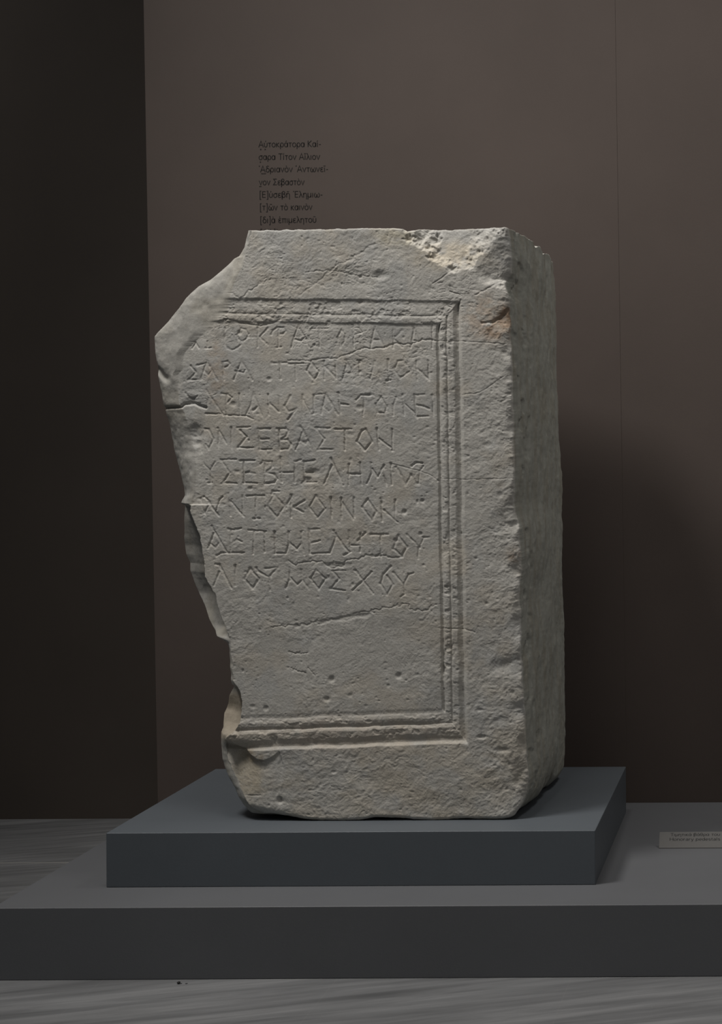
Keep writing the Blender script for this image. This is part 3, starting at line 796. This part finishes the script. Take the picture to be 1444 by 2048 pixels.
# every glyph: advance width and pen strokes, capitals 10 units high, small letters 7
GLYPHS = {
    'Α': (7.2, [[(0, 0), (3.4, 10), (6.8, 0)], [(1.2, 3.4), (5.6, 3.4)]]),
    'Κ': (6.4, [[(.6, 0), (.6, 10)], [(5.6, 10), (1.0, 5.2), (5.9, 0)]]),
    'Τ': (6.2, [[(0, 9.5), (6.2, 9.5)], [(3.1, 9.5), (3.1, 0)]]),
    'Σ': (6.4, [[(5.6, 9.5), (.6, 9.5), (3.6, 5.2), (.4, .5), (5.8, .5)]]),
    'Ε': (5.6, [[(5.0, 9.5), (.6, 9.5), (.6, .5), (5.0, .5)], [(.6, 5.2), (4.6, 5.2)]]),
    'Μ': (8.6, [[(.5, 0), (1.1, 10), (4.2, 2.6), (7.3, 10), (7.9, 0)]]),
    'H': (7.4, [[(.6, 0), (.6, 10)], [(6.6, 0), (6.6, 10)], [(.6, 5.2), (6.6, 5.2)]]),
    'α': (5.9, [ring(2.6, 3.5, 2.2, 3.2), [(4.9, 7), (4.9, 0)]]),
    'υ': (5.6, [[(.5, 7)] + arc(2.6, 2.7, 2.1, 2.4, 180, 360) + [(4.7, 7)]]),
    'τ': (4.9, [[(0, 6.6), (4.7, 6.6)], [(2.35, 6.6), (2.35, 0)]]),
    'ο': (5.9, [ring(2.8, 3.5, 2.4, 3.2)]),
    'κ': (5.3, [[(.6, 0), (.6, 7)], [(4.6, 7), (.9, 3.7), (4.9, 0)]]),
    'ρ': (5.7, [ring(2.8, 3.5, 2.2, 3.2), [(.6, 3.6), (.6, -3)]]),
    'ι': (2.3, [[(.9, 7), (.9, 0)]]),
    'σ': (5.9, [ring(2.7, 3.3, 2.3, 3.1), [(2.7, 6.5), (5.8, 6.5)]]),
    'ν': (5.3, [[(.1, 7), (2.5, .3), (4.9, 7)]]),
    'λ': (5.3, [[(.3, 9.8), (1.3, 9.6), (4.9, 0)], [(2.7, 5.8), (.3, 0)]]),
    'δ': (5.7, [ring(2.7, 3.2, 2.3, 3.0), [(2.9, 6.2), (1.2, 7.8), (1.2, 9.0), (2.4, 9.7), (4.5, 9.4)]]),
    'ω': (8.2, [[(1.7, 7)] + arc(2.3, 3.0, 1.8, 2.8, 150, 360) + [(4.1, 5)], [(4.1, 5)] + arc(5.9, 3.0, 1.8, 2.8, 180, 390) + [(6.5, 7)]]),
    'ε': (4.9, [arc(2.6, 5.2, 1.9, 1.5, 35, 270), arc(2.6, 2.0, 2.1, 1.7, 90, 325), [(2.4, 3.65), (3.6, 3.65)]]),
    'β': (5.9, [[(.7, -3), (.7, 7.6)] + arc(2.6, 7.6, 1.9, 2.0, 180, -60) + [(2.3, 5.5)], [(2.3, 5.5)] + arc(2.7, 2.8, 2.3, 2.6, 85, -180)]),
    'η': (5.6, [[(.6, 0), (.6, 7)], [(.6, 4.6)] + arc(2.7, 4.6, 2.0, 2.0, 160, 0) + [(4.7, -3)]]),
    'μ': (6.0, [[(.7, -3), (.7, 7)], [(.7, 2.6)] + arc(2.7, 2.6, 2.0, 2.2, 190, 350) + [(4.8, 2.8)], [(4.8, 7), (4.8, 0)]]),
    'π': (6.2, [[(0, 6.6), (6.0, 6.6)], [(1.3, 6.6), (1.3, 0)], [(4.7, 6.6), (4.7, 0)]]),
    'χ': (5.3, [[(.2, 7), (4.9, -3)], [(4.8, 7), (.2, -3)]]),
    'θ': (5.9, [ring(2.8, 5.0, 2.3, 4.7), [(.6, 5), (5.0, 5)]]),
    '[': (3.2, [[(2.5, 10.4), (.8, 10.4), (.8, -2.6), (2.5, -2.6)]]),
    ']': (3.2, [[(.3, 10.4), (2.0, 10.4), (2.0, -2.6), (.3, -2.6)]]),
    '-': (3.6, [[(.5, 3.6), (3.2, 3.6)]]), ' ': (3.2, []), "'": (1.8, [[(.9, 10.6), (1.0, 9.6), (.4, 8.6)]]), '`': (1.8, [[(1.0, 10.6), (.5, 9.6), (1.0, 8.6)]]),
    'o': (5.9, [ring(2.8, 3.5, 2.4, 3.2)]), 'n': (5.6, [[(.6, 0), (.6, 7)], [(.6, 4.6)] + arc(2.7, 4.6, 2.0, 2.0, 160, 0) + [(4.7, 0)]]),
    'r': (3.8, [[(.6, 0), (.6, 7)], [(.6, 4.4)] + arc(2.8, 4.6, 2.0, 2.0, 170, 75)]), 'a': (5.7, [[(.9, 6.2)] + arc(2.6, 5.0, 2.0, 1.8, 110, 0) + [(4.6, 0)], ring(2.6, 2.0, 2.0, 1.8)]),
    'y': (5.2, [[(.1, 7), (2.6, .4)], [(4.9, 7), (2.0, -2.8), (.4, -2.9)]]), 'p': (5.8, [ring(2.9, 3.5, 2.2, 3.2), [(.6, 7), (.6, -3)]]),
    'e': (5.6, [[(.6, 3.6), (4.9, 3.6)] + arc(2.7, 3.5, 2.2, 3.2, 2, 310)]), 'd': (5.8, [ring(2.6, 3.5, 2.2, 3.2), [(4.9, 10), (4.9, 0)]]),
    's': (4.7, [arc(2.3, 5.2, 1.7, 1.5, 30, 270) + arc(2.3, 1.95, 1.8, 1.7, 90, -150)]), 't': (3.6, [[(1.5, 9)] + [(1.5, 1.6), (2.0, .5), (3.2, .4)], [(.1, 6.6), (3.2, 6.6)]]),
    'l': (2.3, [[(.9, 10), (.9, 0)]]), 'f': (3.4, [[(3.2, 9.6), (2.0, 9.7), (1.4, 8.6), (1.4, 0)], [(.1, 6.6), (3.0, 6.6)]]),
}
# accents, drawn over the middle of the letter before them
ACCENTS = {'/': [[(-.4, 8.2), (.7, 10.2)]], '\\': [[(.4, 8.2), (-.7, 10.2)]], '~': [[(-1.5, 8.7), (-.6, 9.4), (.5, 8.9), (1.5, 9.5)]], '=': [[(-1.6, 9.2), (1.6, 9.2)]],
           ')': [[(-.2, 10.3), (.3, 9.4), (-.3, 8.4)]], '}': [[(-1.2, 10.3), (-.7, 9.4), (-1.2, 8.5)], [(.3, 8.3), (1.2, 10.3)]]}


def ribbon(pts, hw, verts, faces):
    p = np.array(pts, float)
    n = len(p)
    closed = n > 3 and np.allclose(p[0], p[-1])
    d = np.diff(p, axis=0)
    d /= np.linalg.norm(d, axis=1)[:, None] + 1e-9
    nm = np.stack([-d[:, 1], d[:, 0]], 1)
    first = len(verts)
    for k in range(n):
        a_ = nm[k - 1] if k > 0 else (nm[-1] if closed else nm[0])
        b_ = nm[k] if k < n - 1 else (nm[0] if closed else nm[-1])
        m_ = a_ + b_
        m_ = m_ / max(float(m_ @ m_), 0.7) * 2
        verts.append(tuple(p[k] + m_ * hw))
        verts.append(tuple(p[k] - m_ * hw))
    for k in range(n - 1):
        q_ = first + 2 * k
        faces.append((q_, q_ + 1, q_ + 3, q_ + 2))


def text_mesh(name, body, mat, parent, weight=0.6):
    vv, ff, x = [], [], 0.0
    last = 0
    for ch in body:
        if ch in ACCENTS:
            for st in ACCENTS[ch]: ribbon([(q_[0] + last, q_[1]) for q_ in st], weight * 0.85, vv, ff)
            continue
        adv, strokes = GLYPHS[ch]
        for st in strokes: ribbon([(q_[0] + x, q_[1]) for q_ in st], weight, vv, ff)
        last = x + (adv - 0.6) / 2
        x += adv + 0.55
    return mesh_object(name, [(q_[0] / 10, q_[1] / 10, 0) for q_ in vv], ff, mat, parent)


def bounds(me):
    c = np.empty(len(me.vertices) * 3, np.float32)
    me.vertices.foreach_get('co', c)
    c = c.reshape(-1, 3)
    return c.min(0), c.max(0)


ZK = 200 / 1444.0
LINES = [('Αυ)τοκρα/τορα Και/-', 193, 1095, 250, 244), ('σαρα Τι/τον Αι}λιον', 198, 1086, 432, 428), ("`Αδριανο\\ν 'Αντωνει~-", 200, 1200, 611, 604), ('νον Σεβαστο\\ν', 200, 862, 797, 794),
         ("[Ε]υ)σεβη~ 'Ελημιω-", 212, 1118, 978, 972), ('[τ]ω=ν το\\ καινο\\ν', 217, 976, 1160, 1154), ('[δι]α\\ ε)πιμελητου=', 222, 1030, 1345, 1336), ('[Αι)λ]ι/ου Μο/σχου', 226, 1010, 1527, 1520)]
CAP = 92 * ZK * Y_WALL / F_PX                    # height of a capital
wx0, wz0 = [float(c) for c in world_at(490 + 200 * ZK, 260 + 800 * ZK, Y_WALL)]
wall_text = bpy.data.objects.new('wall_lettering', None)
COL.objects.link(wall_text)
wall_text.location = (wx0, Y_WALL, wz0)
tag(wall_text, 'block of dark Greek lettering in eight lines on the brown wall above the stone', 'lettering')
for body, xa_, xb_, ya_, yb_ in LINES:
    o = text_mesh('text_line', body, M_letter, wall_text)
    lo, hi = bounds(o.data)
    ax_, az_ = [float(c) for c in world_at(490 + xa_ * ZK, 260 + ya_ * ZK, Y_WALL)]
    bx_, bz_ = [float(c) for c in world_at(490 + xb_ * ZK, 260 + yb_ * ZK, Y_WALL)]
    sx = math.hypot(bx_ - ax_, bz_ - az_) / (hi[0] - lo[0])
    sy = CAP
    co = np.empty(len(o.data.vertices) * 3, np.float32)
    o.data.vertices.foreach_get('co', co)
    co = co.reshape(-1, 3)
    ang = math.atan2(bz_ - az_, bx_ - ax_)
    u_, w_ = (co[:, 0] - lo[0]) * sx, co[:, 1] * sy
    new = np.stack([ax_ - wx0 + u_ * math.cos(ang) - w_ * math.sin(ang), np.full(len(co), -0.0004), az_ - wz0 + u_ * math.sin(ang) + w_ * math.cos(ang)], -1)
    o.data.vertices.foreach_set('co', new.astype(np.float32).ravel())
    o.data.update()


def wall_mark(px_, py_, w_, h_):
    x_, z_ = [float(c) for c in world_at(px_, py_, Y_WALL)]
    k = Y_WALL / F_PX / 2
    w_, h_ = w_ * k, h_ * k
    return [(x_ - w_ - wx0, z_ - h_ - wz0), (x_ + w_ - wx0, z_ - h_ - wz0), (x_ + w_ - wx0, z_ + h_ - wz0), (x_ - w_ - wx0, z_ + h_ - wz0)]


for X_, Y_, w_, h_ in [(227, 280, 2.4, 2.4), (292, 280, 2.4, 2.4), (223, 463, 2.2, 2.2), (268, 630, 9.5, 1.2), (222, 815, 4.5, 1.4)]:
    prism('editorial_mark', wall_mark(490 + X_ * ZK, 260 + Y_ * ZK, w_, h_), -0.0006, -0.0001, M_letter, 0, wall_text)

# ------------------------------------------------------------------ slanted caption strip lying on the platform
y_l = (EYE - H_PLAT) * F_PX / (1694.5 + 1.4 - PY0)
xl_ = float(world_at(1318, 1696, y_l)[0])
LW, LD, LH = 0.62, 0.030, 0.037
lab = bpy.data.objects.new('caption_strip', None)
COL.objects.link(lab)
lab.location = (xl_, y_l, H_PLAT)
tag(lab, 'slanted grey caption strip with two printed lines on the platform right of the plinth', 'label')
vs = [(0, 0, 0), (LW, 0, 0), (LW, LD, 0), (0, LD, 0), (0, 0, 0.002), (LW, 0, 0.002), (LW, LD, LH), (0, LD, LH)]
bd = mesh_object('strip_body', vs, [(0, 1, 2, 3), (4, 5, 6, 7), (0, 1, 5, 4), (1, 2, 6, 5), (2, 3, 7, 6), (3, 0, 4, 7)], M_card, lab)
fix_normals(bd.data)
tilt = math.atan2(LH - 0.002, LD)
for body, dist, pxa, pxb in [('Τιμητικα/ βα/θρα του Κ', 0.0335, 1340, 1449), ('Honorary pedestals of', 0.0200, 1338.5, 1453)]:
    o = text_mesh('text_line', body, M_ink, lab, 0.6)
    lo, hi = bounds(o.data)
    k = y_l / F_PX * 1.01
    sx = (pxb - pxa) * k / (hi[0] - lo[0])
    o.scale = (sx, 0.0086, 1)
    o.location = ((pxa - 1318) * k, dist * math.cos(tilt), 0.002 + dist * math.sin(tilt) + 0.0004)
    o.rotation_euler = (tilt, 0, 0)


# ------------------------------------------------------------------ crumbs on the floor in front of the platform
def crumb(name, px_, py_, size, mat, label, cat, group=None, flat=0.5, seed=0):
    yy = EYE * F_PX / (py_ + (px_ - PX0) * SR - PY0)
    xx = float(world_at(px_, py_, yy)[0])
    g = np.random.RandomState(seed)
    vv, ff = [], []
    nu, nw = 10, 6
    for i in range(nw + 1):
        th = math.pi * i / nw
        for j in range(nu):
            ph = 2 * math.pi * j / nu
            r = size * g.uniform(0.75, 1.1)
            vv.append((r * math.sin(th) * math.cos(ph), 0.7 * r * math.sin(th) * math.sin(ph), max(flat * r * (1 - math.cos(th)), 0)))
    for i in range(nw):
        for j in range(nu):
            ff.append((i * nu + j, i * nu + (j + 1) % nu, (i + 1) * nu + (j + 1) % nu, (i + 1) * nu + j))
    o = mesh_object(name, vv, ff, mat)
    zmin = min(q[2] for q in vv)
    o.location = (xx, yy, -zmin)
    tag(o, label, cat, group)
    return o


crumb('grit_crumb', 357.5, 1968, 0.0045, M_crumb, 'leftmost and largest dark crumb on the marble floor before the platform', 'crumb', 'dark crumbs on the floor', 0.7, 1)
crumb('grit_crumb', 362.5, 1967.5, 0.0022, M_crumb, 'tiny dark crumb just right of the largest crumb on the floor', 'crumb', 'dark crumbs on the floor', 0.35, 2)
crumb('grit_crumb', 373, 1967.5, 0.0032, M_crumb, 'rightmost flat dark crumb on the marble floor before the platform', 'crumb', 'dark crumbs on the floor', 0.25, 3)
crumb('pale_flake', 812.5, 1955.5, 0.0045, M_flake, 'tiny pale flake at the foot of the platform front', 'flake', None, 0.3, 4)
